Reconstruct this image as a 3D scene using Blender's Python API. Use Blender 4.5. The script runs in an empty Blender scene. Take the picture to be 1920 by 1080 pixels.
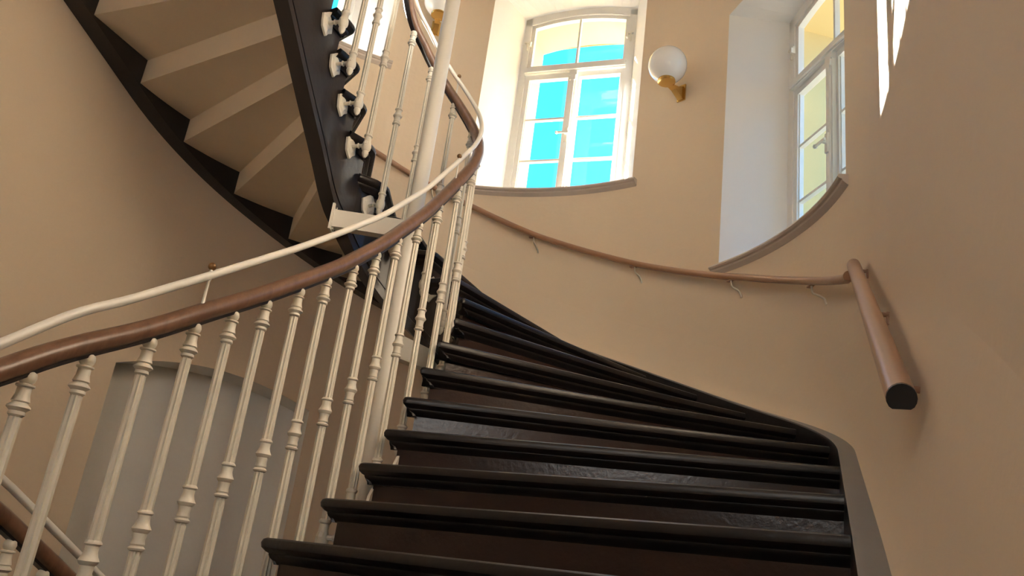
import bpy, bmesh, math, random
from mathutils import Vector, Matrix
random.seed(7)
pi = math.pi
rad = math.radians
E = .603                      # eye height above the landing floor (all z below are relative to the eye)
H = .165                      # riser height
scene = bpy.context.scene
col = scene.collection

# ------------------------------------------------------------------ camera
F_PX, PITCH, ROLL, YAW = 1565., .3435, .132, rad(21.4)
def _ax(v):                   # camera-aligned world -> stair axis frame
    return Vector((v.x*math.cos(YAW)-v.y*math.sin(YAW), v.x*math.sin(YAW)+v.y*math.cos(YAW), v.z))
_f = Vector((0, math.cos(PITCH), math.sin(PITCH))); _u = Vector((0, -math.sin(PITCH), math.cos(PITCH))); _r = Vector((1, 0, 0))
_right = _ax(_r*math.cos(ROLL)+_u*math.sin(ROLL)); _up = _ax(_u*math.cos(ROLL)-_r*math.sin(ROLL)); _fw = _ax(_f)
cam = bpy.data.objects.new('camera', bpy.data.cameras.new('camera'))
cam.data.sensor_width = 36; cam.data.lens = 36*F_PX/1920; cam.data.clip_start = .02
m = Matrix((( _right.x, _up.x, -_fw.x, 1.9096), (_right.y, _up.y, -_fw.y, -3.3653), (_right.z, _up.z, -_fw.z, E), (0, 0, 0, 1)))
cam.matrix_world = m
col.objects.link(cam); scene.camera = cam

# ------------------------------------------------------------------ world, sun, exposure
world = bpy.data.worlds.new('sky'); scene.world = world; world.use_nodes = True
wn = world.node_tree; wn.nodes.clear()
wo = wn.nodes.new('ShaderNodeOutputWorld'); wb = wn.nodes.new('ShaderNodeBackground')
tc = wn.nodes.new('ShaderNodeTexCoord'); sx = wn.nodes.new('ShaderNodeSeparateXYZ'); cr = wn.nodes.new('ShaderNodeValToRGB')
cr.color_ramp.elements[0].position = 0; cr.color_ramp.elements[0].color = (.045, .38, .78, 1)
cr.color_ramp.elements[1].position = .75; cr.color_ramp.elements[1].color = (.02, .29, .72, 1)
wn.links.new(tc.outputs['Generated'], sx.inputs[0]); wn.links.new(sx.outputs['Z'], cr.inputs[0])
wn.links.new(cr.outputs[0], wb.inputs[0]); wn.links.new(wb.outputs[0], wo.inputs[0])
wb.inputs[1].default_value = 2.1
sun = bpy.data.objects.new('sun', bpy.data.lights.new('sun', 'SUN'))
sun.data.energy = 56; sun.data.angle = rad(.6); sun.data.color = (1, .96, .89)
sun.rotation_euler = Vector((1, -.573, -.605)).to_track_quat('-Z', 'Y').to_euler()
sun.location = (-12, 7, 9)
col.objects.link(sun)
vs = scene.view_settings
vs.view_transform = 'Standard'; vs.look = 'None'; vs.gamma = 1; vs.use_curve_mapping = False
vs.exposure = 1.05
scene.cycles.max_bounces = 16; scene.cycles.diffuse_bounces = 10; scene.cycles.transparent_max_bounces = 24
scene.cycles.sample_clamp_indirect = 80
scene.cycles.caustics_reflective = False; scene.cycles.caustics_refractive = False
scene.cycles.use_denoising = True

# ------------------------------------------------------------------ materials
def mat(name, color, rough=.6, metal=0, spec=.5, noise=0, nscale=4, color2=None, bump=0, bscale=60, coat=0, stretch=None):
    M = bpy.data.materials.new(name); M.use_nodes = True
    nt = M.node_tree; b = nt.nodes['Principled BSDF']
    b.inputs['Base Color'].default_value = (*color, 1); b.inputs['Roughness'].default_value = rough
    b.inputs['Metallic'].default_value = metal; b.inputs['Specular IOR Level'].default_value = spec
    b.inputs['Coat Weight'].default_value = coat
    if noise or bump:
        t = nt.nodes.new('ShaderNodeTexCoord'); mp = nt.nodes.new('ShaderNodeMapping')
        if stretch: mp.inputs['Scale'].default_value = stretch
        nt.links.new(t.outputs['Object'], mp.inputs[0])
    if noise:
        n = nt.nodes.new('ShaderNodeTexNoise'); n.inputs['Scale'].default_value = nscale; n.inputs['Detail'].default_value = 6
        n.inputs['Roughness'].default_value = .6
        nt.links.new(mp.outputs[0], n.inputs[0])
        r = nt.nodes.new('ShaderNodeValToRGB'); r.color_ramp.elements[0].position = .35; r.color_ramp.elements[1].position = .7
        mx = nt.nodes.new('ShaderNodeMix'); mx.data_type = 'RGBA'
        c2 = color2 or tuple(c*.8 for c in color)
        mx.inputs[6].default_value = (*color, 1); mx.inputs[7].default_value = (*c2, 1)
        ml = nt.nodes.new('ShaderNodeMath'); ml.operation = 'MULTIPLY'; ml.inputs[1].default_value = noise
        nt.links.new(n.outputs[0], r.inputs[0]); nt.links.new(r.outputs[0], ml.inputs[0]); nt.links.new(ml.outputs[0], mx.inputs[0])
        nt.links.new(mx.outputs[2], b.inputs['Base Color'])
    if bump:
        n2 = nt.nodes.new('ShaderNodeTexNoise'); n2.inputs['Scale'].default_value = bscale; n2.inputs['Detail'].default_value = 4
        nt.links.new(mp.outputs[0], n2.inputs[0])
        bp = nt.nodes.new('ShaderNodeBump'); bp.inputs['Strength'].default_value = bump; bp.inputs['Distance'].default_value = .01
        nt.links.new(n2.outputs[0], bp.inputs['Height']); nt.links.new(bp.outputs[0], b.inputs['Normal'])
    return M
M = {}
M['plaster'] = mat('beige_wall_paint', (.78, .65, .50), .75, noise=.35, nscale=1.3, color2=(.725, .59, .44), bump=.12, bscale=25)
M['soffit'] = mat('soffit_plaster', (.74, .645, .51), .8, noise=.3, nscale=2, bump=.1, bscale=20)
M['white'] = mat('white_reveal_paint', (.80, .81, .82), .7, noise=.2, nscale=2, color2=(.72, .73, .74), bump=.06, bscale=20)
M['niche'] = mat('grey_niche_paint', (.83, .82, .79), .75, noise=.3, nscale=2, bump=.08, bscale=18)
M['frame'] = mat('white_window_paint', (.82, .82, .80), .4, noise=.2, nscale=9, bump=.05, bscale=40)
M['sill'] = mat('taupe_sill_paint', (.60, .53, .48), .45, noise=.3, nscale=8, bump=.05)
M['ochre'] = mat('ochre_facade', (.78, .60, .28), .85, noise=.2, nscale=3)
M['tread'] = mat('dark_tread_paint', (.011, .0085, .0085), .36, spec=.4, noise=.6, nscale=7, color2=(.024, .017, .015), bump=.12, bscale=45)
M['riser'] = mat('dark_riser_paint', (.028, .015, .013), .24, spec=.32, noise=.5, nscale=3, color2=(.042, .022, .018), bump=.10, bscale=60)
M['string'] = mat('dark_string_paint', (.016, .013, .014), .28, noise=.4, nscale=5, color2=(.028, .022, .02), bump=.06, bscale=40)
M['cap'] = mat('grey_cap_sheen', (.24, .235, .235), .5, noise=.4, nscale=6, color2=(.19, .185, .18))  # grey put into the colour for grazing sheen on the dark string top
M['rail'] = mat('varnished_handrail_wood', (.20, .108, .068), .33, noise=.8, nscale=6, color2=(.115, .058, .036), stretch=(6, 6, 1), bump=.04, bscale=30)
M['wallrail'] = mat('brown_painted_handrail', (.37, .205, .125), .28, noise=.4, nscale=8, color2=(.30, .16, .09))
M['black'] = mat('black_plastic', (.012, .012, .014), .45)
M['iron'] = mat('cream_painted_iron', (.74, .70, .61), .42, noise=.5, nscale=14, color2=(.62, .575, .49), bump=.04, bscale=90)
M['ironw'] = mat('pale_painted_steel', (.78, .76, .70), .35, noise=.2, nscale=8)
M['brass'] = mat('brass', (.75, .50, .18), .22, metal=1)
M['bronze'] = mat('bronze_knob', (.22, .13, .06), .3, metal=.8)
M['opal'] = mat('opal_glass', (.83, .85, .87), .18, spec=.6, coat=.4)
M['floor'] = mat('stone_landing_floor', (.50, .46, .40), .4, noise=.4, nscale=5)
M['ceil'] = mat('ceiling_paint', (.80, .78, .74), .8)
def glass_mat(name, milk, tint=(1, 1, 1)):
    g = bpy.data.materials.new(name); g.use_nodes = True; nt = g.node_tree; nt.nodes.clear()
    o = nt.nodes.new('ShaderNodeOutputMaterial'); tr = nt.nodes.new('ShaderNodeBsdfTransparent'); gl = nt.nodes.new('ShaderNodeBsdfGlossy')
    tr.inputs[0].default_value = (*tint, 1); gl.inputs['Roughness'].default_value = .02
    mx = nt.nodes.new('ShaderNodeMixShader'); mx.inputs[0].default_value = .02
    nt.links.new(tr.outputs[0], mx.inputs[1]); nt.links.new(gl.outputs[0], mx.inputs[2])
    last = mx
    if milk:
        tl = nt.nodes.new('ShaderNodeBsdfTranslucent'); tl.inputs[0].default_value = (.5, 1, .9, 1)
        m2 = nt.nodes.new('ShaderNodeMixShader'); m2.inputs[0].default_value = milk
        nt.links.new(mx.outputs[0], m2.inputs[1]); nt.links.new(tl.outputs[0], m2.inputs[2]); last = m2
    nt.links.new(last.outputs[0], o.inputs[0])
    return g
M['glass'] = glass_mat('window_glass', 0)
M['hazy'] = glass_mat('haze_tinted_glass', .006)  # cyan translucency painted in for bright haze in the sky

# ------------------------------------------------------------------ mesh helpers
class MB:
    def __init__(s, off=E): s.v = []; s.f = []; s.off = off
    def p(s, x, y, z): s.v.append((x, y, z+s.off)); return len(s.v)-1
    def ring(s, pts): return [s.p(*q) for q in pts]
    def face(s, *i): s.f.append(tuple(i))
    def bridge(s, a, b, closed=True):
        n = len(a)
        for i in range(n if closed else n-1):
            j = (i+1) % n; s.f.append((a[i], a[j], b[j], b[i]))
    def cap(s, a, flip=False): s.f.append(tuple(reversed(a)) if flip else tuple(a))
    def box(s, x0, x1, y0, y1, z0, z1, T=None):
        T = T or (lambda x, y, z: (x, y, z))
        a = s.ring([T(x0, y0, z0), T(x1, y0, z0), T(x1, y1, z0), T(x0, y1, z0)])
        b = s.ring([T(x0, y0, z1), T(x1, y0, z1), T(x1, y1, z1), T(x0, y1, z1)])
        s.bridge(a, b); s.cap(a, True); s.cap(b)
    def prism(s, pts, z0, z1):
        a = s.ring([(x, y, z0) for x, y in pts]); b = s.ring([(x, y, z1) for x, y in pts]); s.bridge(a, b); s.cap(a, True); s.cap(b)
    def lathe(s, prof, n=16, T=None, star=None):
        T = T or (lambda x, y, z: (x, y, z)); prev = None; first = None
        for q, (r, z) in enumerate(prof):
            k = star[q] if star else 0
            rg = s.ring([T(r*(1-(k if i % 2 else 0))*math.cos(2*pi*i/n), r*(1-(k if i % 2 else 0))*math.sin(2*pi*i/n), z) for i in range(n)])
            if prev: s.bridge(prev, rg)
            else: first = rg
            prev = rg
        s.cap(first, True); s.cap(prev)
    def sweep(s, prof, path, caps=True, closed=False):
        # prof: (side, up) points; path: 3D points
        P = [Vector(q) for q in path]; n = len(P); rings = []
        for i in range(n):
            t = (P[min(i+1, n-1)]-P[max(i-1, 0)]).normalized()
            side = t.cross(Vector((0, 0, 1)))
            side = side.normalized() if side.length > 1e-4 else Vector((1, 0, 0))
            up = side.cross(t)
            rings.append(s.ring([tuple(P[i]+side*a+up*b) for a, b in prof]))
        for i in range(n-1): s.bridge(rings[i], rings[i+1])
        if caps: s.cap(rings[0]); s.cap(rings[-1], True)
    def build(s, name, m, parent=None, smooth=False, angle=40):
        me = bpy.data.meshes.new(name); me.from_pydata(s.v, [], s.f); me.update()
        bm = bmesh.new(); bm.from_mesh(me); bmesh.ops.recalc_face_normals(bm, faces=bm.faces); bm.to_mesh(me); bm.free()
        me.materials.append(M[m])
        if smooth:
            for pl in me.polygons: pl.use_smooth = True
            me.set_sharp_from_angle(angle=rad(angle))
        o = bpy.data.objects.new(name, me); col.objects.link(o)
        if parent: setpar(o, parent)
        return o
def setpar(o, parent):
    o.parent = parent
    mw = Matrix.Identity(4); q = parent
    chain = []
    while q: chain.append(q); q = q.parent
    for q in reversed(chain): mw = mw @ q.matrix_parent_inverse @ q.matrix_basis
    o.matrix_parent_inverse = mw.inverted()
def tag(o, label=None, cat=None, group=None, kind=None):
    if label: o['label'] = label
    if cat: o['category'] = cat
    if group: o['group'] = group
    if kind: o['kind'] = kind
    return o
def empty(name, x, y, z, **k):
    o = bpy.data.objects.new(name, None); o.empty_display_size = .1; o.location = (x, y, z+E); col.objects.link(o)
    return tag(o, **k)
def circ(r, n=12, flat=None):
    out = []
    for i in range(n):
        a = 2*pi*i/n; x, y = r*math.cos(a), r*math.sin(a)
        if flat is not None: y = max(y, -flat)
        out.append((x, y))
    return out
def interp(xs, ys, x):
    if x <= xs[0]: return ys[0]+(ys[1]-ys[0])/(xs[1]-xs[0])*(x-xs[0])
    for i in range(len(xs)-1):
        if x <= xs[i+1]: return ys[i]+(ys[i+1]-ys[i])*(x-xs[i])/(xs[i+1]-xs[i])
    return ys[-1]+(ys[-1]-ys[-2])/(xs[-1]-xs[-2])*(x-xs[-1])

# ------------------------------------------------------------------ plan of the stair
ZN = lambda k: .057+H*k                      # top of tread k (relative to the eye)
CX, CY = -.0825, .18                         # centre of the turn of the well
# well-side line: arc length u, u=0 at the start of the turn on the right side
def well(u, off):                            # off = distance from the centre line of the well; 0.3175 = tread ends
    L = pi*.3175
    if u <= 0: return Vector((CX+off, CY+u, 0)), Vector((1, 0, 0))
    if u >= L: return Vector((CX-off, CY-(u-L), 0)), Vector((-1, 0, 0))
    a = u/.3175
    return Vector((CX+off*math.cos(a), CY+off*math.sin(a), 0)), Vector((math.cos(a), math.sin(a), 0))
LT = pi*.3175
_tin = {-3: -1.9, -2: -1.6, -1: -1.3, 0: -1.0, 1: -.70, 2: -.483, 3: -.329, 4: -.214, 5: -.102, 6: .031, 7: .177}
UI = {k: t-CY for k, t in _tin.items()}
for k in range(8, 13): UI[k] = LT*(k-7)/6
_tl = {13: .200, 14: .037, 15: -.103, 16: -.218, 17: -.335, 18: -.483, 19: -.70, 20: -1.0, 21: -1.3, 22: -1.6, 23: -1.9, 24: -2.2}
for k, t in _tl.items(): UI[k] = LT+(CY-t)
UI[-4] = -2.2-CY
# wall side: arc length w, w=0 at the start of the apse on the right
RO = 2.0; LO = pi*RO
def outer(w, R=RO):
    if w <= 0: return Vector((R, w, 0))
    if w >= LO: return Vector((-R, -(w-LO), 0))
    a = w/RO; return Vector((R*math.cos(a), R*math.sin(a), 0))
WO = {-4: -2.9, -3: -2.6, -2: -2.32, -1: -2.0, 0: -1.62, 1: -1.154, 2: -.65, 3: -.167}
for k, a in {4: 9.5, 5: 23.8, 6: 38.75, 7: 51.2, 8: 63.4, 9: 76.5, 10: 90, 11: 103.4, 12: 116.6, 13: 129.6, 14: 141.4, 15: 154.4, 16: 167.2}.items(): WO[k] = RO*rad(a)
for k, t in {17: .02, 18: -.42, 19: -.86, 20: -1.33, 21: -1.7, 22: -2.05, 23: -2.4, 24: -2.7}.items(): WO[k] = LO-t
KS = list(range(-4, 25))
zn_in = lambda u: interp([UI[k] for k in KS], [ZN(k) for k in KS], u)
zn_out = lambda w: interp([WO[k] for k in KS], [ZN(k) for k in KS], w)
def line_pts(k, d_in=.3175, n=7):
    a, nrm = well(UI[k], d_in); b = outer(WO[k])
    return a, b
# ------------------------------------------------------------------ the room
RW, RX = 2.09, 2.81                            # inner wall radius, facade radius
def wallR(a):                                 # a in degrees: the straight walls stand a little further out
    e = min(a, 180-a); return 2.11-.02*min(1, max(0, e)/30)
WINS = [(32.3, 2.052), (90.7, 2.897), (149.2, 3.856)]   # angle, sill height
HALF, SPR, RISE = 18.4, 1.935, .135
NICHE = (149.9, -.957)
ZB, ZT = -5.2, 7.2
def arch(a, c, half, spring, rise): return spring+rise*(1-((a-c)/half)**2)
def wall_shell(name, Rf, openings, m, a_step=1.5):
    mb = MB(); cuts = set([0., 180.])
    x = 0.
    while x < 180: cuts.add(round(x, 4)); x += a_step
    for c, hf, *_ in openings: cuts.add(round(c-hf, 4)); cuts.add(round(c+hf, 4))
    cuts = sorted(cuts)
    for a0, a1 in zip(cuts, cuts[1:]):
        mid = (a0+a1)/2
        ops = sorted([o for o in openings if abs(mid-o[0]) < o[1]], key=lambda o: o[2])
        def pt(a, z): r = Rf(a); return mb.p(r*math.cos(rad(a)), r*math.sin(rad(a)), z)
        lo0 = lo1 = ZB
        for c, hf, sill, spr, rise in ops:
            mb.face(pt(a0, lo0), pt(a1, lo1), pt(a1, sill), pt(a0, sill))
            lo0, lo1 = arch(a0, c, hf, spr, rise), arch(a1, c, hf, spr, rise)
        zs = [0, 1]
        mb.face(pt(a0, lo0), pt(a1, lo1), pt(a1, ZT), pt(a0, ZT))
    return mb
ops = [(c, HALF, s, s+SPR, RISE) for c, s in WINS]+[(NICHE[0], 18.1, NICHE[1], NICHE[1]+SPR, RISE)]
wall_apse = tag(wall_shell('wall_apse', wallR, ops, 'plaster').build('wall_apse', 'plaster', smooth=True, angle=30), kind='structure')
fops = [(c, math.degrees(math.asin(.47/RX)), s-.08, s+1.80, .06) for c, s in WINS]
tag(wall_shell('wall_facade', lambda a: RX, fops, 'ochre', 3).build('wall_facade', 'ochre', smooth=True), kind='structure')
mb = MB(); mb.box(2.11, 2.4, -5.2, 0, ZB, ZT); tag(mb.build('wall_right', 'plaster'), kind='structure')
mb = MB(); mb.box(-2.4, -2.11, -5.2, 0, ZB, ZT); tag(mb.build('wall_left', 'plaster'), kind='structure')
BX0, BX1, BZ0, BZ1 = .35, 1.75, 1.15, 2.35          # landing window in the wall behind the camera
mb = MB(); mb.box(-2.4, BX0, -5.4, -5.2, ZB, ZT); mb.box(BX1, 2.4, -5.4, -5.2, ZB, ZT); mb.box(BX0, BX1, -5.4, -5.2, ZB, BZ0); mb.box(BX0, BX1, -5.4, -5.2, BZ1, ZT)
tag(mb.build('wall_back', 'plaster'), kind='structure')
bw = empty('window_4', (BX0+BX1)/2, -5.3, BZ0, kind='structure', label='wide landing window behind the viewer')
mb = MB(); mb.box(BX0, BX0+.06, -5.34, -5.27, BZ0, BZ1); mb.box(BX1-.06, BX1, -5.34, -5.27, BZ0, BZ1); mb.box(BX0+.06, BX1-.06, -5.34, -5.27, BZ0, BZ0+.06); mb.box(BX0+.06, BX1-.06, -5.34, -5.27, BZ1-.06, BZ1)
mb.build('frame', 'frame', bw)
for i in range(4):
    x0 = BX0+(BX1-BX0)*i/4; x1 = BX0+(BX1-BX0)*(i+1)/4
    if i: mb = MB(); mb.box(x0-.025, x0+.025, -5.33, -5.28, BZ0+.06, BZ1-.06); mb.build('mullion', 'frame', bw)
    mb = MB(); mb.face(*mb.ring([(x0, -5.305, BZ0), (x1, -5.305, BZ0), (x1, -5.305, BZ1), (x0, -5.305, BZ1)])); mb.build('pane', 'glass', bw)
cpts = [(2.9, -5.4), (2.9, 0)]+[(2.9*math.cos(rad(a)), 2.9*math.sin(rad(a))) for a in range(10, 180, 10)]+[(-2.9, 0), (-2.9, -5.4)]
mb = MB(); mb.prism(cpts, ZT, ZT+.2); tag(mb.build('ceiling', 'ceil'), kind='structure')
mb = MB(); mb.prism(cpts, ZB-.2, ZB); tag(mb.build('floor', 'floor'), kind='structure')
slab = [(-2.11, -5.2), (2.11, -5.2), (2.11, -2.56), (.3, -1.87), (.3, -2.45), (-.465, -2.45), (-.465, -1.87), (-2.11, -2.42)]
mb = MB(); mb.prism(slab, -.603-.24, -.603); tag(mb.build('floor', 'floor'), kind='structure')
slab2 = [(-2.11, -5.2), (2.11, -5.2), (2.11, -2.6), (.3, -2.3), (.3, -2.45), (-.465, -2.45), (-.465, -2.25), (-2.11, -2.75)]
mb = MB(); mb.prism(slab2, ZN(24)-.24, ZN(24)); tag(mb.build('floor', 'soffit'), kind='structure')

# sunlit yard outside
M['yard'] = mat('sunlit_yard_gravel', (.20, .18, .14), .9, noise=.4, nscale=.3)
mb = MB(); mb.prism([(50*math.cos(2*pi*i/24), 50*math.sin(2*pi*i/24)) for i in range(24)], -6.0, -5.6); tag(mb.build('ground', 'yard'), kind='structure')

# pale house added across the yard to bounce sunlight through the landing window
M['house'] = mat('bounce_house_render', (.56, .55, .53), .9, noise=.3, nscale=.8)
mb = MB(); mb.box(-16, 14, -14.0, -12.5, -5.6, 10); tag(mb.build('wall_bounce', 'house'), kind='structure')

# niche on the left of the apse
c, s = NICHE; hf = 18.1; D = .30
def cyl(a, r, z): return (r*math.cos(rad(a)), r*math.sin(rad(a)), z)
N = 18
aa = [c-hf+2*hf*i/N for i in range(N+1)]
mb = MB()
a_ = mb.ring([cyl(a, RW+D, s) for a in aa]); b_ = mb.ring([cyl(a, RW+D, arch(a, c, hf, s+SPR, RISE)) for a in aa]); mb.bridge(a_, b_, False)
mb.build('niche_panel', 'niche', wall_apse, smooth=True)
mb = MB()
b_ = mb.ring([cyl(a, RW+D, arch(a, c, hf, s+SPR, RISE)) for a in aa]); c_ = mb.ring([cyl(a, wallR(a), arch(a, c, hf, s+SPR, RISE)) for a in aa]); mb.bridge(b_, c_, False)
for a in (c-hf, c+hf): mb.face(mb.p(*cyl(a, RW+D, s)), mb.p(*cyl(a, wallR(a), s)), mb.p(*cyl(a, wallR(a), s+SPR)), mb.p(*cyl(a, RW+D, s+SPR)))
mb.face(*mb.ring([cyl(a, RW+D, s) for a in aa]+[cyl(a, wallR(a), s) for a in reversed(aa)]))
mb.build('niche_reveal', 'niche', wall_apse)

# ------------------------------------------------------------------ windows
PL = 2.36                                     # distance of the window plane from the apse centre
def make_window(n, ang, sill, label, hazy=False):
    nx, ny = math.cos(rad(ang)), math.sin(rad(ang)); tx, ty = ny, -nx       # +x = to the right seen from inside
    T = lambda x, y, z: (nx*(PL+y)+tx*x, ny*(PL+y)+ty*x, sill+z)
    w = empty('window_%d' % n, nx*PL, ny*PL, sill, kind='structure', label=label)
    NS = 14; xs = [-.5+i/NS for i in range(NS+1)]
    ftop = lambda x, sd=1.86, rise=.06: sd+rise*(1-(x/.5)**2)
    # white splayed reveal between wall face and frame
    mb = MB()
    wa = [ang+HALF-2*HALF*i/NS for i in range(NS+1)]
    hd = mb.ring([cyl(a, wallR(a), arch(a, ang, HALF, sill+SPR, RISE)) for a in wa]); fr = mb.ring([T(x, 0, ftop(x)) for x in xs]); mb.bridge(hd, fr, False)
    sl = mb.ring([cyl(a, wallR(a), sill) for a in wa]); fs = mb.ring([T(x, 0, -.02) for x in xs]); mb.bridge(sl, fs, False)
    for a, x in ((ang+HALF, -.5), (ang-HALF, .5)):
        mb.face(mb.p(*cyl(a, wallR(a), sill)), mb.p(*cyl(a, wallR(a), sill+SPR)), mb.p(*T(x, 0, ftop(x))), mb.p(*T(x, 0, -.02)))
    mb.build('window_reveal', 'white', w)
    # outer reveal in the facade colour
    mb = MB(); xo = .46
    xs2 = [-xo+2*xo*i/NS for i in range(NS+1)]; et = lambda x: 1.80+.06*(1-(x/xo)**2)
    yo = RX-PL-.02
    i1 = mb.ring([T(x, .075, et(x)) for x in xs2]); i2 = mb.ring([T(x, yo, et(x)) for x in xs2]); mb.bridge(i1, i2, False)
    i1 = mb.ring([T(x, .075, -.08) for x in (-xo, xo)]); i2 = mb.ring([T(x, yo, -.08) for x in (-xo, xo)]); mb.bridge(i1, i2, False)
    for x in (-xo, xo): mb.face(mb.p(*T(x, .075, -.08)), mb.p(*T(x, yo, -.08)), mb.p(*T(x, yo, et(x))), mb.p(*T(x, .075, et(x))))
    # ring closing frame to masonry
    i1 = mb.ring([T(x, .075, et(x)) for x in xs2]); i2 = mb.ring([T(x*.52/xo, .075, et(x)+.12) for x in xs2]); mb.bridge(i1, i2, False)
    mb.build('outer_reveal', 'ochre', w)
    # fixed frame: jambs, head, bottom rail, transom
    mb = MB()
    y0, y1 = 0, .075
    mb.box(-.5, -.44, y0, y1, -.06, 1.86, T); mb.box(.44, .5, y0, y1, -.06, 1.86, T); mb.box(-.5, .5, y0, y1, -.06, -.02, T)
    g = lambda x: 1.795+.06*(1-(x/.44)**2)
    xf = [-.5+i/NS for i in range(NS+1)]
    lo = mb.ring([T(x, y0, g(max(-.44, min(.44, x)))) for x in xf]); hi = mb.ring([T(x, y0, ftop(x)+.01) for x in xf])
    lo2 = mb.ring([T(x, y1, g(max(-.44, min(.44, x)))) for x in xf]); hi2 = mb.ring([T(x, y1, ftop(x)+.01) for x in xf])
    mb.bridge(lo, hi, False); mb.bridge(lo2, hi2, False); mb.bridge(lo, lo2, False); mb.bridge(hi, hi2, False)
    mb.build('frame', 'frame', w)
    mb = MB(); mb.box(-.44, .44, -.02, .075, 1.27, 1.335, T); mb.box(-.44, .44, -.035, -.02, 1.28, 1.30, T); mb.box(-.44, .44, -.028, -.02, 1.305, 1.33, T)
    mb.build('transom', 'frame', w)
    # upper light
    mb = MB(); st = .035
    y0, y1 = .012, .055
    mb.box(-.44, -.44+st, y0, y1, 1.335, 1.81, T); mb.box(.44-st, .44, y0, y1, 1.335, 1.81, T); mb.box(-.44, .44, y0, y1, 1.335, 1.335+st, T)
    xu = [-.44+.88*i/NS for i in range(NS+1)]; gt = lambda x: 1.79+.06*(1-(x/.44)**2)
    for yy in (y0, y1):
        lo = mb.ring([T(x, yy, gt(x)-.03) for x in xu]); hi = mb.ring([T(x, yy, gt(x)+.02) for x in xu]); mb.bridge(lo, hi, False)
    lo = mb.ring([T(x, y0, gt(x)-.03) for x in xu]); hi = mb.ring([T(x, y1, gt(x)-.03) for x in xu]); mb.bridge(lo, hi, False)
    up = mb.build('upper_sash', 'frame', w)
    mb = MB(); mb.box(-.009, .009, .015, .05, 1.36, 1.83, T); mb.build('muntin', 'frame', up)
    for x0, x1 in ((-.41, -.006), (.006, .41)):
        mb = MB(); xx = [x0+(x1-x0)*i/6 for i in range(7)]
        lo = mb.ring([T(x, .034, 1.362) for x in xx]); hi = mb.ring([T(x, .034, gt(x)-.02) for x in xx]); mb.bridge(lo, hi, False)
        mb.build('pane', 'glass', up)
    # two lower sashes with three panes each
    for sg in (-1, 1):
        S = lambda x, y, z: T(sg*x, y, z)
        mb = MB(); y0, y1 = .008, .055
        mb.box(.40, .44, y0, y1, -.02, 1.27, S); mb.box(.004, .05, y0, y1, -.02, 1.27, S)
        mb.box(.05, .40, y0, y1, 1.225, 1.27, S); mb.box(.05, .40, y0, y1, -.02, .042, S)
        # bevelled glazing lip
        mb.box(.393, .40, .022, .05, .042, 1.225, S); mb.box(.05, .056, .022, .05, .042, 1.225, S)
        sh = mb.build('sash', 'frame', w)
        for z in (.437, .832):
            mb = MB(); mb.box(.05, .40, .018, .05, z-.009, z+.009, S); mb.build('muntin', 'frame', sh)
        for z0, z1 in ((.042, .428), (.446, .823), (.841, 1.225)):
            mb = MB(); mb.face(*mb.ring([S(.055, .034, z0), S(.395, .034, z0), S(.395, .034, z1), S(.055, .034, z1)])); mb.build('pane', 'glass', sh)
    # moulded meeting post
    mb = MB(); mb.box(-.03, .03, -.02, .01, -.02, 1.27, T); mb.box(-.016, .016, -.034, -.02, 0, 1.2, T); mb.box(-.034, .034, -.03, .0, 1.22, 1.26, T); mb.box(-.026, .026, -.036, -.02, 1.17, 1.215, T)
    mb.build('meeting_post', 'frame', w)
    # espagnolette handle
    mb = MB(); mb.box(-.014, .014, -.045, -.034, .57, .70, T); mb.box(-.008, .008, -.07, -.045, .63, .65, T); mb.box(-.07, .03, -.078, -.066, .632, .648, T)
    mb.lathe([(.011, 0), (.016, .01), (.011, .02)], 8, lambda x, y, z: T(-.07-z+.01, -.072+y, .64+x))
    mb.build('handle', 'ironw', w)
    # turn buttons at the upper light
    for x in (-.45, .45):
        mb = MB(); sg = 1 if x > 0 else -1
        mb.box(x-.03, x+.03, -.02, .0, 1.60, 1.612, T); mb.box(x-sg*.02-.008, x-sg*.02+.008, -.03, 0, 1.56, 1.60, T); mb.box(x-.006+sg*.01, x+.006+sg*.01, -.014, 0, 1.53, 1.60, T)
        mb.build('window_catch', 'ironw', w)
    if hazy:  # added pane, its tint stands in for the paler, glaring part of the sky
        ou = MB(); ou.box(-.19, -.165, .24, .27, -.04, 1.74, T)
        mb = MB(); xx = [-.165+(.61)*i/8 for i in range(9)]
        lo = mb.ring([T(x, .255, -.04) for x in xx]); hi = mb.ring([T(x, .255, 1.72+.06*(1-(x/.46)**2)) for x in xx]); mb.bridge(lo, hi, False)
        mb.build('haze_pane', 'hazy', w)
    # moulded sill following the curved wall
    prof = [(0, .0), (-.055, .0), (-.06, -.012), (-.052, -.022), (-.04, -.026), (-.036, -.036), (-.022, -.048), (-.012, -.056), (0, -.058)]
    mb = MB(); rings = []
    n_ = 26
    for i in range(n_+1):
        a = ang-HALF-1.1+(2*HALF+2.2)*i/n_; rings.append(mb.ring([cyl(a, wallR(a)+.01+d, sill+.006+z) for d, z in prof]))
    for i in range(n_): mb.bridge(rings[i], rings[i+1])
    mb.cap(rings[0]); mb.cap(rings[-1], True)
    mb.build('window_sill', 'sill', w, smooth=True, angle=25)
    return w
make_window(1, WINS[0][0], WINS[0][1], 'narrow-looking arched window at the right with curved taupe sill')
make_window(2, WINS[1][0], WINS[1][1], 'white arched casement window with blue sky at the centre back', hazy=True)
make_window(3, WINS[2][0], WINS[2][1], 'window high behind the iron balusters of the upper flight')

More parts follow.
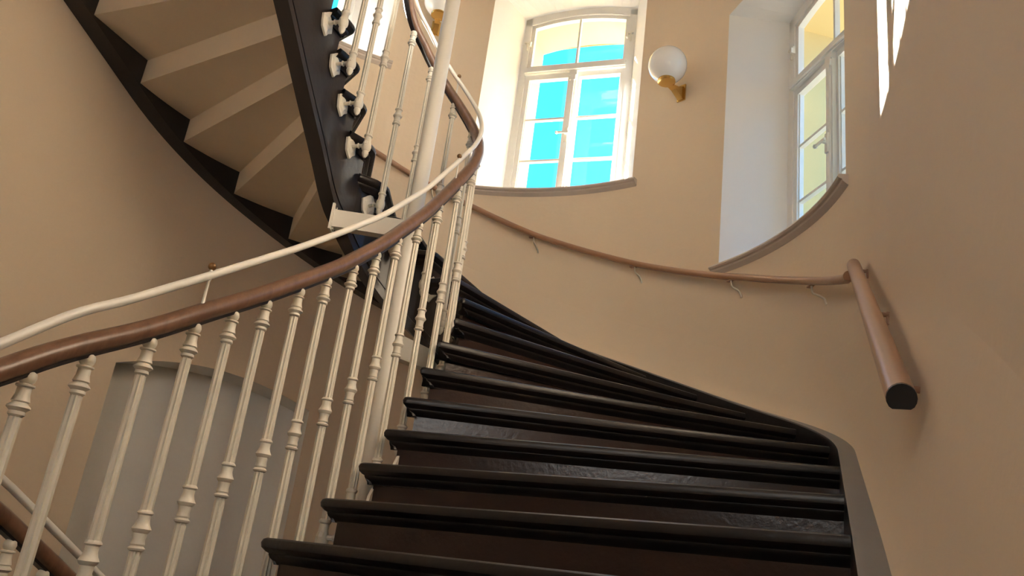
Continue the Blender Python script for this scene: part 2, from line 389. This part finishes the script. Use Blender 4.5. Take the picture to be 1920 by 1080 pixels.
# ------------------------------------------------------------------ the staircase
stair = empty('staircase', 1.1, -2.3, -.603, label='dark brown winding wooden staircase climbing around an open well', cat='staircase')
CONT = [(0, .012), (-.005, .004), (-.016, 0), (-.03, .003), (-.041, .015), (-.046, .027), (-.049, .027), (-.058, .033), (-.067, .048), (-.078, .054)]
def step_dir(k):
    a, b = line_pts(k); d = (b-a).normalized(); return d, Vector((-d.y, d.x, 0))
def make_step(k, dz=0):
    z = ZN(k)+dz
    I0, n0 = well(UI[k], .3175); O0 = outer(WO[k]); I1, n1 = well(UI[k+1], .3175); O1 = outer(WO[k+1])
    d = (O0-I0).normalized(); nf = Vector((-d.y, d.x, 0))          # nf: rising direction
    d1 = (O1-I1).normalized(); nf1 = Vector((-d1.y, d1.x, 0))
    end = ((I1-I0)); end.z = 0; end.normalize(); ne = Vector((end.y, -end.x, 0))
    if ne.dot(O0-I0) < 0: ne = -ne
    B1 = I1+nf1*.06; C1 = O1+nf1*.06
    r = min(.03, (I1-I0).length*.25)
    pts = []
    nseg = 8
    pts.append((C1, Vector((0, 0, 0))))
    # outer edge following the wall
    for i in range(3, 0, -1):
        pts.append((outer(WO[k]+(WO[k+1]-WO[k])*i/4), Vector((0, 0, 0))))
    pts.append((O0, nf))
    for i in range(nseg-1, 0, -1):
        pts.append((I0.lerp(O0, i/nseg), nf))
    # rounded corner
    A = I0+d*r; Bc = I0+end*r
    for i in range(5):
        f = i/4; q = A*(1-f)**2+I0*2*f*(1-f)+Bc*f*f
        v = (nf*(1-f)+ne*f); pts.append((q, v.normalized()*(1+.25*math.sin(pi*f))))
    pts.append((I0.lerp(I1, .6), ne)); pts.append((B1, ne))
    mb = MB(); prev = None
    for j, (h, ins) in enumerate(CONT):
        rg = mb.ring([tuple(p+v*ins+Vector((0, 0, z+h))) for p, v in pts])
        if prev: mb.bridge(prev, rg)
        else: mb.cap(rg)
        prev = rg
    mb.cap(prev, True)
    mb.build('tread', 'tread', stair, smooth=True, angle=35)
    # riser below this tread
    mb = MB()
    a = I0+d*(.06/max(.3, d.dot(ne)))+nf*.052; b = O0+nf*.052
    q = [a, b, b+nf*.022, a+nf*.022]
    lo = mb.ring([(p.x, p.y, z-H-.004) for p in q]); hi = mb.ring([(p.x, p.y, z-.07) for p in q])
    mb.bridge(lo, hi); mb.cap(lo, True); mb.cap(hi)
    mb.build('riser', 'riser', stair)
for k in range(-3, 24): make_step(k)
for k in range(19, 24): make_step(k, -28*H)
# wall string (dark) with grey cap
def us(a, b, n): return [a+(b-a)*i/n for i in range(n+1)]
WMIN, WMAX = WO[-3]+.02, WO[24]-.02
def band(mb, fn, params, zlo, zhi, r0, r1):
    rings = []
    for w in params:
        p0, p1 = fn(w, r0), fn(w, r1)
        if isinstance(p0, tuple): p0, p1 = p0[0], p1[0]
        rings.append(mb.ring([(p0.x, p0.y, zlo(w)), (p1.x, p1.y, zlo(w)), (p1.x, p1.y, zhi(w)), (p0.x, p0.y, zhi(w))]))
    for i in range(len(rings)-1): mb.bridge(rings[i], rings[i+1])
    mb.cap(rings[0]); mb.cap(rings[-1], True)
def smooth_f(f, s=.35, n=9): return lambda u: sum(f(u+s*(i/(n-1)-.5)*2) for i in range(n))/n
zo = smooth_f(zn_out, .3); zi = smooth_f(zn_in, .18)
pw = us(WMIN, WMAX, 150)
mb = MB(); band(mb, outer, pw, lambda w: zo(w)-.30, lambda w: zo(w)+.022, 1.985, 2.105); mb.build('wall_string', 'string', stair, smooth=True, angle=30)
mb = MB(); band(mb, outer, pw, lambda w: zo(w)+.0221, lambda w: zo(w)+.030, 1.983, 2.05); mb.build('string_cap', 'cap', stair, smooth=True, angle=30)
# thin plaster lip above the string
mb = MB(); rings = []
for w in us(WMIN, WO[13], 140):
    zc = zo(w); q = [(2.043, zc+.0225), (2.044, zc+.034), (2.054, zc+.05), (2.068, zc+.12), (2.083, zc+.25), (2.098, zc+.42), (2.112, zc+.62), (2.112, zc+.0225)]
    rings.append(mb.ring([(*outer(w, r)[:2], z) for r, z in q]))
for i in range(len(rings)-1): mb.bridge(rings[i], rings[i+1])
mb.cap(rings[0]); mb.cap(rings[-1], True)
mb.build('plaster_lip', 'plaster', wall_apse, smooth=True, angle=50)
# well string: cut to the steps above, smooth curve below
WS0, WS1 = .386, .436
def zbot(u):
    f = interp([-2.0, -.9, 0, LT/2, LT, LT+.167, LT+.315, LT+.606, LT+.886, LT+2.2],
               [-.75, -.25, .63, 1.165, 1.69, 1.744, 1.914, 2.199, 2.488, 3.7], u)
    return f
zbs = smooth_f(zbot, .08, 5)
def u_riser(k, r):
    I0 = well(UI[k], .3175)[0]; d, nf = step_dir(k); Q = I0+nf*.058
    lo, hi = UI[k]-.3, UI[k]+.5
    for _ in range(40):
        md = (lo+hi)/2
        if (well(md, r)[0]-Q).dot(nf) < 0: lo = md
        else: hi = md
    return (lo+hi)/2
UA = {k: u_riser(k, WS0) for k in range(-3, 25)}; UB = {k: u_riser(k, WS1) for k in range(-3, 25)}
mb = MB()
for k in range(-3, 24):
    rings = []
    for i in range(5):
        ua, ub = UA[k]+(UA[k+1]-UA[k])*i/4, UB[k]+(UB[k+1]-UB[k])*i/4
        p0, p1 = well(ua, WS0)[0], well(ub, WS1)[0]; zt = ZN(k)-.045; zl = zbs(ua)
        rings.append(mb.ring([(p0.x, p0.y, zl), (p1.x, p1.y, zl), (p1.x, p1.y, zt), (p0.x, p0.y, zt)]))
    for i in range(4): mb.bridge(rings[i], rings[i+1])
    mb.cap(rings[0]); mb.cap(rings[-1], True)
mb.build('well_string', 'string', stair)
# moulding strips along the lower edge of the well string
pu = us(UI[-3]+.05, UI[24]+.05, 110)
mb = MB(); band(mb, well, pu, lambda u: zbs(u)-.012, lambda u: zbs(u)+.035, WS0-.012, WS1+.02); mb.build('string_moulding', 'string', stair, smooth=True, angle=30)
mb = MB(); band(mb, well, pu, lambda u: zbs(u)+.055, lambda u: zbs(u)+.075, WS0-.008, WS0+.01); mb.build('string_moulding', 'string', stair, smooth=True, angle=30)
# plastered stepped soffit
SD = .086
for k in range(4, 24):
    mb = MB()
    d0, nf0 = step_dir(k); d1, nf1 = step_dir(k+1)
    I0 = well(UI[k], .3175)[0]+d0*.10+nf0*.085; O0 = outer(WO[k], 1.99)+nf0*.08; I1 = well(UI[k+1], .3175)[0]+d1*.10+nf1*.085; O1 = outer(WO[k+1], 1.99)+nf1*.08
    z = ZN(k)-SD
    v = [mb.p(I0.x, I0.y, z-H), mb.p(O0.x, O0.y, z-H), mb.p(O0.x, O0.y, z), mb.p(I0.x, I0.y, z)]
    mb.face(*v)
    mid = [outer(WO[k]+(WO[k+1]-WO[k])*i/4, 1.99) for i in (1, 2, 3)]
    top = [(I0.x, I0.y, z), (O0.x, O0.y, z)]+[(p.x, p.y, z) for p in mid]+[(O1.x, O1.y, z), (I1.x, I1.y, z)]
    mb.face(*mb.ring(top))
    mb.build('soffit_panel', 'soffit', stair)

# ------------------------------------------------------------------ balustrade
rail_t = [(-2.10, .275), (-2.035, .313), (-1.967, .361), (-1.891, .407), (-1.807, .454), (-1.713, .503), (-1.614, .561), (-1.466, .653), (-1.249, .784), (-1.045, .915), (-.807, 1.074), (-.532, 1.292), (-.21, 1.59), (.017, 1.842), (.18, 2.035)]
tube_t = [(-2.10, .33), (-2.056, .368), (-1.967, .44), (-1.88, .509), (-1.762, .576), (-1.649, .651), (-1.483, .76), (-1.29, .889), (-1.088, 1.025), (-.855, 1.19), (-.573, 1.40), (-.249, 1.689), (.028, 1.99), (.18, 2.165)]
RCX, RR = -.08, .28
def rail_path(tab, turn, left_end, lift):
    P = []
    xs, ys = [a for a, b in tab], [b for a, b in tab]
    # lower flight (left side, below), near-end turn, right side, far turn, left side upwards
    for t in us(-.2, -2.1, 20): P.append((RCX-RR, t, interp([-2.1, -1.9, -1.446, -1.303, -1.173], [.27, .225, .018, -.056, -.124], t)+lift*(.085 if t > -1.9 else .075)/.13))
    for i in range(1, 12): a = pi+pi*i/12; P.append((RCX+RR*math.cos(a), -2.1+RR*math.sin(a), .272+lift*.5))
    n = 60
    for i in range(n): t = -2.1+(CY+2.1)*i/n; P.append((RCX+RR, t, smooth_f(lambda q: interp(xs, ys, q), .05, 5)(t) if -2.0 < t < .1 else interp(xs, ys, t)))
    z0 = ys[-1]
    for i in range(0, 25):
        f = i/24; a = pi*f; P.append((RCX+RR*math.cos(a), CY+RR*math.sin(a), interp([0, .5, .8, 1], [z0, z0+.60, z0+.945, z0+1.10], f)))
    for t in us(CY-.08, left_end, 24): P.append((RCX-RR, t, z0+1.10+1.10*(CY-t)))
    return P
rp = rail_path(rail_t, 0, -1.95, 0); tp = rail_path(tube_t, 0, -1.95, .13)
railing = empty('stair_railing', .2, -1.9, -.5, label='cream cast iron balustrade with brown wooden handrail around the stairwell', cat='railing')
prof = [(-.012, -.026), (.012, -.026), (.026, -.016), (.031, 0), (.027, .014), (.014, .024), (0, .027), (-.014, .024), (-.027, .014), (-.031, 0), (-.026, -.016)]
mb = MB(); mb.sweep(prof, rp); mb.build('handrail', 'rail', railing, smooth=True, angle=50)['label'] = 'brown varnished wooden handrail'
mb = MB(); mb.sweep([(-.014, -.033), (.014, -.033), (.014, -.024), (-.014, -.024)], rp); mb.build('rail_flat_bar', 'string', railing)
mb = MB(); mb.sweep(circ(.0125, 10), tp); mb.build('guard_tube', 'ironw', railing, smooth=True, angle=60)['label'] = 'thin white guard tube above the wooden handrail'
# baluster (origin at its top)
def shaft(z0, z1, r0, r1, n): return [(r0+(r1-r0)*i/n, z0+(z1-z0)*i/n) for i in range(n+1)]
prof = []; star = []
def add(pts, k=0):
    for p in pts: prof.append(p); star.append(k)
add([(.002, .004), (.011, .002), (.0175, -.006), (.0195, -.015), (.0175, -.024), (.0125, -.030)])
add([(.021, -.032), (.021, -.036), (.0155, -.039), (.016, -.055), (.019, -.066), (.0205, -.071)])
add([(.016, -.074), (.025, -.082), (.026, -.086), (.017, -.094), (.0185, -.098), (.0185, -.102), (.015, -.105)])
add(shaft(-.107, -.535, .0145, .0165, 2), .26)
add([(.021, -.540), (.022, -.544), (.017, -.549), (.0165, -.562), (.020, -.574), (.0225, -.578), (.026, -.585), (.0225, -.592), (.0185, -.596), (.0165, -.612), (.019, -.624), (.0165, -.629), (.023, -.635), (.021, -.640)])
add(shaft(-.643, -1.075, .0155, .0175, 2), .26)
add([(.023, -1.082), (.023, -1.088), (.018, -1.094), (.019, -1.12), (.024, -1.135), (.026, -1.15), (.024, -1.165), (.016, -1.178), (.018, -1.186), (.015, -1.20), (.006, -1.215)])
mb = MB(0); mb.lathe(prof, 16, star=star)
bal = mb.build('baluster', 'iron', None, smooth=True, angle=27); bal_me = bal.data; bpy.data.objects.remove(bal)
# bracket: ball, arm along +x, leaf-shaped plate
mb = MB(0)
mb.lathe([(.006, -.02), (.024, -.012), (.029, 0), (.024, .012), (.006, .02)], 10, lambda x, y, z: (z, x, y-1.14))
mb.lathe([(.010, .02), (.010, .045), (.016, .05), (.010, .056), (.010, .098)], 8, lambda x, y, z: (z, x, y-1.14))
pl = [(-.012, .078), (.012, .062), (.03, .045), (.05, .03), (.044, -.012), (.036, -.04), (.014, -.06), (-.006, -.074), (-.022, -.05), (-.048, -.03), (-.042, .01), (-.036, .04)]
a = mb.ring([(.092, y, z-1.14) for y, z in pl]); b = mb.ring([(.104, y, z-1.14) for y, z in pl]); mb.bridge(a, b); mb.cap(a); mb.cap(b, True)
a = mb.ring([(.088, y*.55, z*.55-1.14) for y, z in pl]); b = mb.ring([(.092, y*.7, z*.7-1.14) for y, z in pl]); mb.bridge(a, b); mb.cap(a)
br = mb.build('baluster_bracket', 'iron', None); br_me = br.data; bpy.data.objects.remove(br)
def zpath(P, x, y):
    best = min(P, key=lambda q: (q[0]-x)**2+(q[1]-y)**2)
    i = P.index(best); c = []
    for j in (i-1, i):
        if 0 <= j < len(P)-1:
            A, B = Vector(P[j]), Vector(P[j+1]); d = B-A; dd = Vector((d.x, d.y)); f = max(0, min(1, ((x-A.x)*d.x+(y-A.y)*d.y)/max(1e-9, dd.length_squared)))
            q = A+d*f; c.append(((q.x-x)**2+(q.y-y)**2, q.z))
    return min(c)[1]
def baluster(x, y, ang, P=rp, bracket=True):
    z = zpath(P, x, y)-.031
    o = bpy.data.objects.new('baluster', bal_me); col.objects.link(o); o.location = (x, y, z+E); setpar(o, railing)
    if bracket:
        b = bpy.data.objects.new('baluster_bracket', br_me); col.objects.link(b); b.location = (x, y, z+E); b.rotation_euler = (0, 0, ang); setpar(b, o)
UPPER = [q for q in rp if not (q[0] < RCX-.2 and q[2] < .5)]
for t in (-2.1, -1.961, -1.815, -1.632, -1.481, -1.333, -1.187, -1.026, -.877, -.717, -.569, -.419, -.259, -.092, .08): baluster(RCX+RR, t, 0, UPPER)
for ph in (7, 33, 61, 95, 130, 163): baluster(RCX+RR*math.cos(rad(ph)), CY+RR*math.sin(rad(ph)), rad(ph), UPPER)
for t in (.034, -.119, -.257, -.396, -.54, -.69, -.85, -1.0, -1.15, -1.3): baluster(RCX-RR, t, pi, UPPER)
LOWER = [q for q in rp if q[0] < RCX-.2 and q[2] < .5]
for t in (-1.38, -1.23, -1.08, -.93, -1.53, -1.69, -1.85): baluster(RCX-RR, t, pi, LOWER)
for ph in (-45, -90, -135): baluster(RCX+RR*math.cos(rad(ph)), -2.1+RR*math.sin(rad(ph)), 0, UPPER, False)
# guard posts with bronze knobs
for x, y, P1, P2 in ((RCX+RR, -1.475, UPPER, None), (RCX+RR, .03, UPPER, None), (RCX+RR*math.cos(rad(95)), CY+RR*math.sin(rad(95)), UPPER, None), (RCX-RR, -.75, UPPER, None)):
    z0 = zpath(UPPER, x, y); z1 = zpath([q for q in tp if not (q[0] < RCX-.2 and q[2] < .7)], x, y)
    mb = MB(); T = lambda a, b, c: (x+a, y+b, c)
    mb.lathe([(.010, z0+.02), (.0055, z0+.03), (.0045, z0+.05), (.0045, z1-.02), (.007, z1-.012), (.004, z1+.02)], 8, T)
    gp = mb.build('guard_post', 'ironw', railing, smooth=True)
    mb = MB(); rr = .0125
    mb.lathe([(.003, z1+.014)]+[(rr*math.sin(pi*i/8)+.0005, z1+.029-rr*math.cos(pi*i/8)) for i in range(9)], 12, T)
    mb.build('knob', 'bronze', gp, smooth=True)

# ------------------------------------------------------------------ column with arms
colm = empty('support_column', CX+.0025, CY, ZB, label='tall cream steel column standing in the stairwell', cat='column')
mb = MB(); mb.lathe([(.042, ZB), (.042, ZT)], 28, lambda x, y, z: (CX+.0025+x, CY+y, z)); mb.build('shaft', 'ironw', colm, smooth=True, angle=60)
def arm(x1, y1, z0, z1, zz0, zz1, w=.02):
    a = Vector((CX, CY, 0)); b = Vector((x1, y1, 0)); d = (b-a).normalized(); s = Vector((-d.y, d.x, 0))*w
    mb = MB()
    r0 = mb.ring([tuple((a-s)+Vector((0, 0, z0))), tuple((a+s)+Vector((0, 0, z0))), tuple((a+s)+Vector((0, 0, z1))), tuple((a-s)+Vector((0, 0, z1)))])
    r1 = mb.ring([tuple((b-s)+Vector((0, 0, zz0))), tuple((b+s)+Vector((0, 0, zz0))), tuple((b+s)+Vector((0, 0, zz1))), tuple((b-s)+Vector((0, 0, zz1)))])
    mb.bridge(r0, r1); mb.cap(r0); mb.cap(r1, True)
    o = mb.build('arm', 'ironw', colm)
    mb = MB(); c = b+d*.006
    T = lambda x, y, z: tuple(c+d*x+Vector((-d.y, d.x, 0))*y+Vector((0, 0, z)))
    mb.box(-.006, .006, -.045, .045, zz0-.02, zz1+.03, T); mb.box(-.014, -.006, -.012, .012, zz0-.012, zz1+.02, T)
    mb.build('clamp_plate', 'ironw', o)
    return o
arm(-.465, .035, 1.625, 1.725, 1.64, 1.735, .03)
arm(CX+.40*math.cos(rad(84)), CY+.40*math.sin(rad(84)), 1.0, 1.12, 1.03, 1.14, .03)

# ------------------------------------------------------------------ wall handrails
WR = 2.03
wt = [(10.8, 1.476), (18.3, 1.572), (26, 1.674), (41.5, 1.874), (55, 2.032), (67.8, 2.184), (80.2, 2.343), (92.5, 2.50), (104.9, 2.682), (120.5, 2.894), (128.1, 3.0), (142, 3.17), (155, 3.33)]
wz = lambda a: interp([q[0] for q in wt], [q[1] for q in wt], a)
wh = empty('wall_handrail', WR, .3, 1.4, label='curved brown handrail climbing along the rounded apse wall', cat='handrail')
path = [(2.035, .20, 1.425), (2.025, .30, 1.45)]+[cyl(a, WR, wz(a)) for a in us(11, 155, 90)]
dprof = [(.0225*math.cos(2*pi*i/16), max(-.0175, .0235*math.sin(2*pi*i/16))) for i in range(16)]
mb = MB(); mb.sweep(dprof, path); mb.build('rail', 'wallrail', wh, smooth=True, angle=50)
def hook(pts, r, parent, name='rail_bracket', m='wallrail'):
    mb = MB(); mb.sweep(circ(r, 8), pts); return mb.build(name, m, parent, smooth=True, angle=60)
for a in (22, 45.5, 69, 92.4, 116, 140):
    z = wz(a); R = wallR(a)
    q = [(WR, -.02), (WR, -.055), (WR+.004, -.066), (WR+.02, -.072), (WR+.036, -.078), (R-.012, -.09), (R-.008, -.10), (R-.002, -.125)]
    hook([cyl(a-i*.12, r, z+dz) for i, (r, dz) in enumerate(q)], .006, wh, m='iron')
    mb = MB(); T = lambda x, y, zz: cyl(a+math.degrees(x/WR), WR+y, z+zz)
    mb.box(-.035, .035, -.012, .012, -.024, -.017, T); mb.build('fixing_strap', 'wallrail', wh)
wh2 = empty('wall_handrail', 2.05, -1.0, .8, label='straight brown handrail on the right wall with black end cap', cat='handrail')
A, B = Vector((2.052, .13, 1.447)), Vector((2.052, -1.75, .41))
dprof2 = [(.0265*math.cos(2*pi*i/20), max(-.0205, .0275*math.sin(2*pi*i/20))) for i in range(20)]
mb = MB(); mb.sweep(dprof2, [tuple(A.lerp(B, i/12)) for i in range(13)]); mb.build('rail', 'wallrail', wh2, smooth=True, angle=50)
dd = (B-A).normalized()
mb = MB(); mb.sweep([(a*.985, b*.985) for a, b in dprof2], [tuple(B), tuple(B+dd*.008)]); mb.build('end_cap', 'black', wh2)
mb = MB(); mb.lathe([(.004, -.012), (.02, -.008), (.026, 0), (.02, .008), (.004, .012)], 14, lambda x, y, z: (A.x+x, A.y+y, A.z+z+.0)); mb.build('end_knob', 'wallrail', wh2, smooth=True)
for f in (.02, .52, .93):
    p = A.lerp(B, f)+Vector((0, 0, -.018))
    hook([(p.x, p.y, p.z), (p.x+.03, p.y, p.z-.004), (2.106, p.y, p.z-.006)], .0075, wh2)
    hook([(2.103, p.y, p.z+.002), (2.103, p.y, p.z-.012), (2.106, p.y, p.z-.035)], .006, wh2, 'bracket_tail')

# ------------------------------------------------------------------ wall lamps
def wall_lamp(ang, z, label):
    nx, ny = math.cos(rad(ang)), math.sin(rad(ang)); R = wallR(ang); tx, ty = ny, -nx
    T = lambda x, y, zz: (nx*(R-y)+tx*x, ny*(R-y)+ty*x, z+zz)
    L = empty('wall_lamp', nx*R, ny*R, z-.2, label=label, cat='lamp', group='globe wall lamps of the stairwell')
    cy = .185; r = .138
    mb = MB(); mb.lathe([(r*math.sin(pi*(.03+.92*i/22)), r*math.cos(pi*(.03+.92*i/22))) for i in range(23)], 32, lambda x, y, zz: T(x, cy+y, zz))
    mb.build('globe', 'opal', L, smooth=True, angle=60)
    mb = MB(); mb.lathe([(.004, -.152), (.045, -.152), (.062, -.146), (.064, -.138), (.060, -.118), (.045, -.116)], 28, lambda x, y, zz: T(x, cy+y, zz))
    mb.build('globe_cup', 'brass', L, smooth=True, angle=40)
    mb = MB()
    pr = [(.0, -.085), (.0, -.195), (.014, -.20), (.10, -.158), (.17, -.147), (.07, -.125)]
    a = mb.ring([T(-.022, y, zz) for y, zz in pr]); b = mb.ring([T(.022, y, zz) for y, zz in pr]); mb.bridge(a, b); mb.cap(a); mb.cap(b, True)
    mb.build('wall_bracket', 'brass', L)
    mb = MB(); mb.box(-.035, .035, 0, .012, -.205, -.075, T); mb.build('wall_plate', 'brass', L)
    return L
wall_lamp(61.9, 3.655, 'opal globe lamp on a brass bracket between the two right windows')
wall_lamp(121.6, 4.44, 'globe lamp half hidden behind the cream column, at the top')
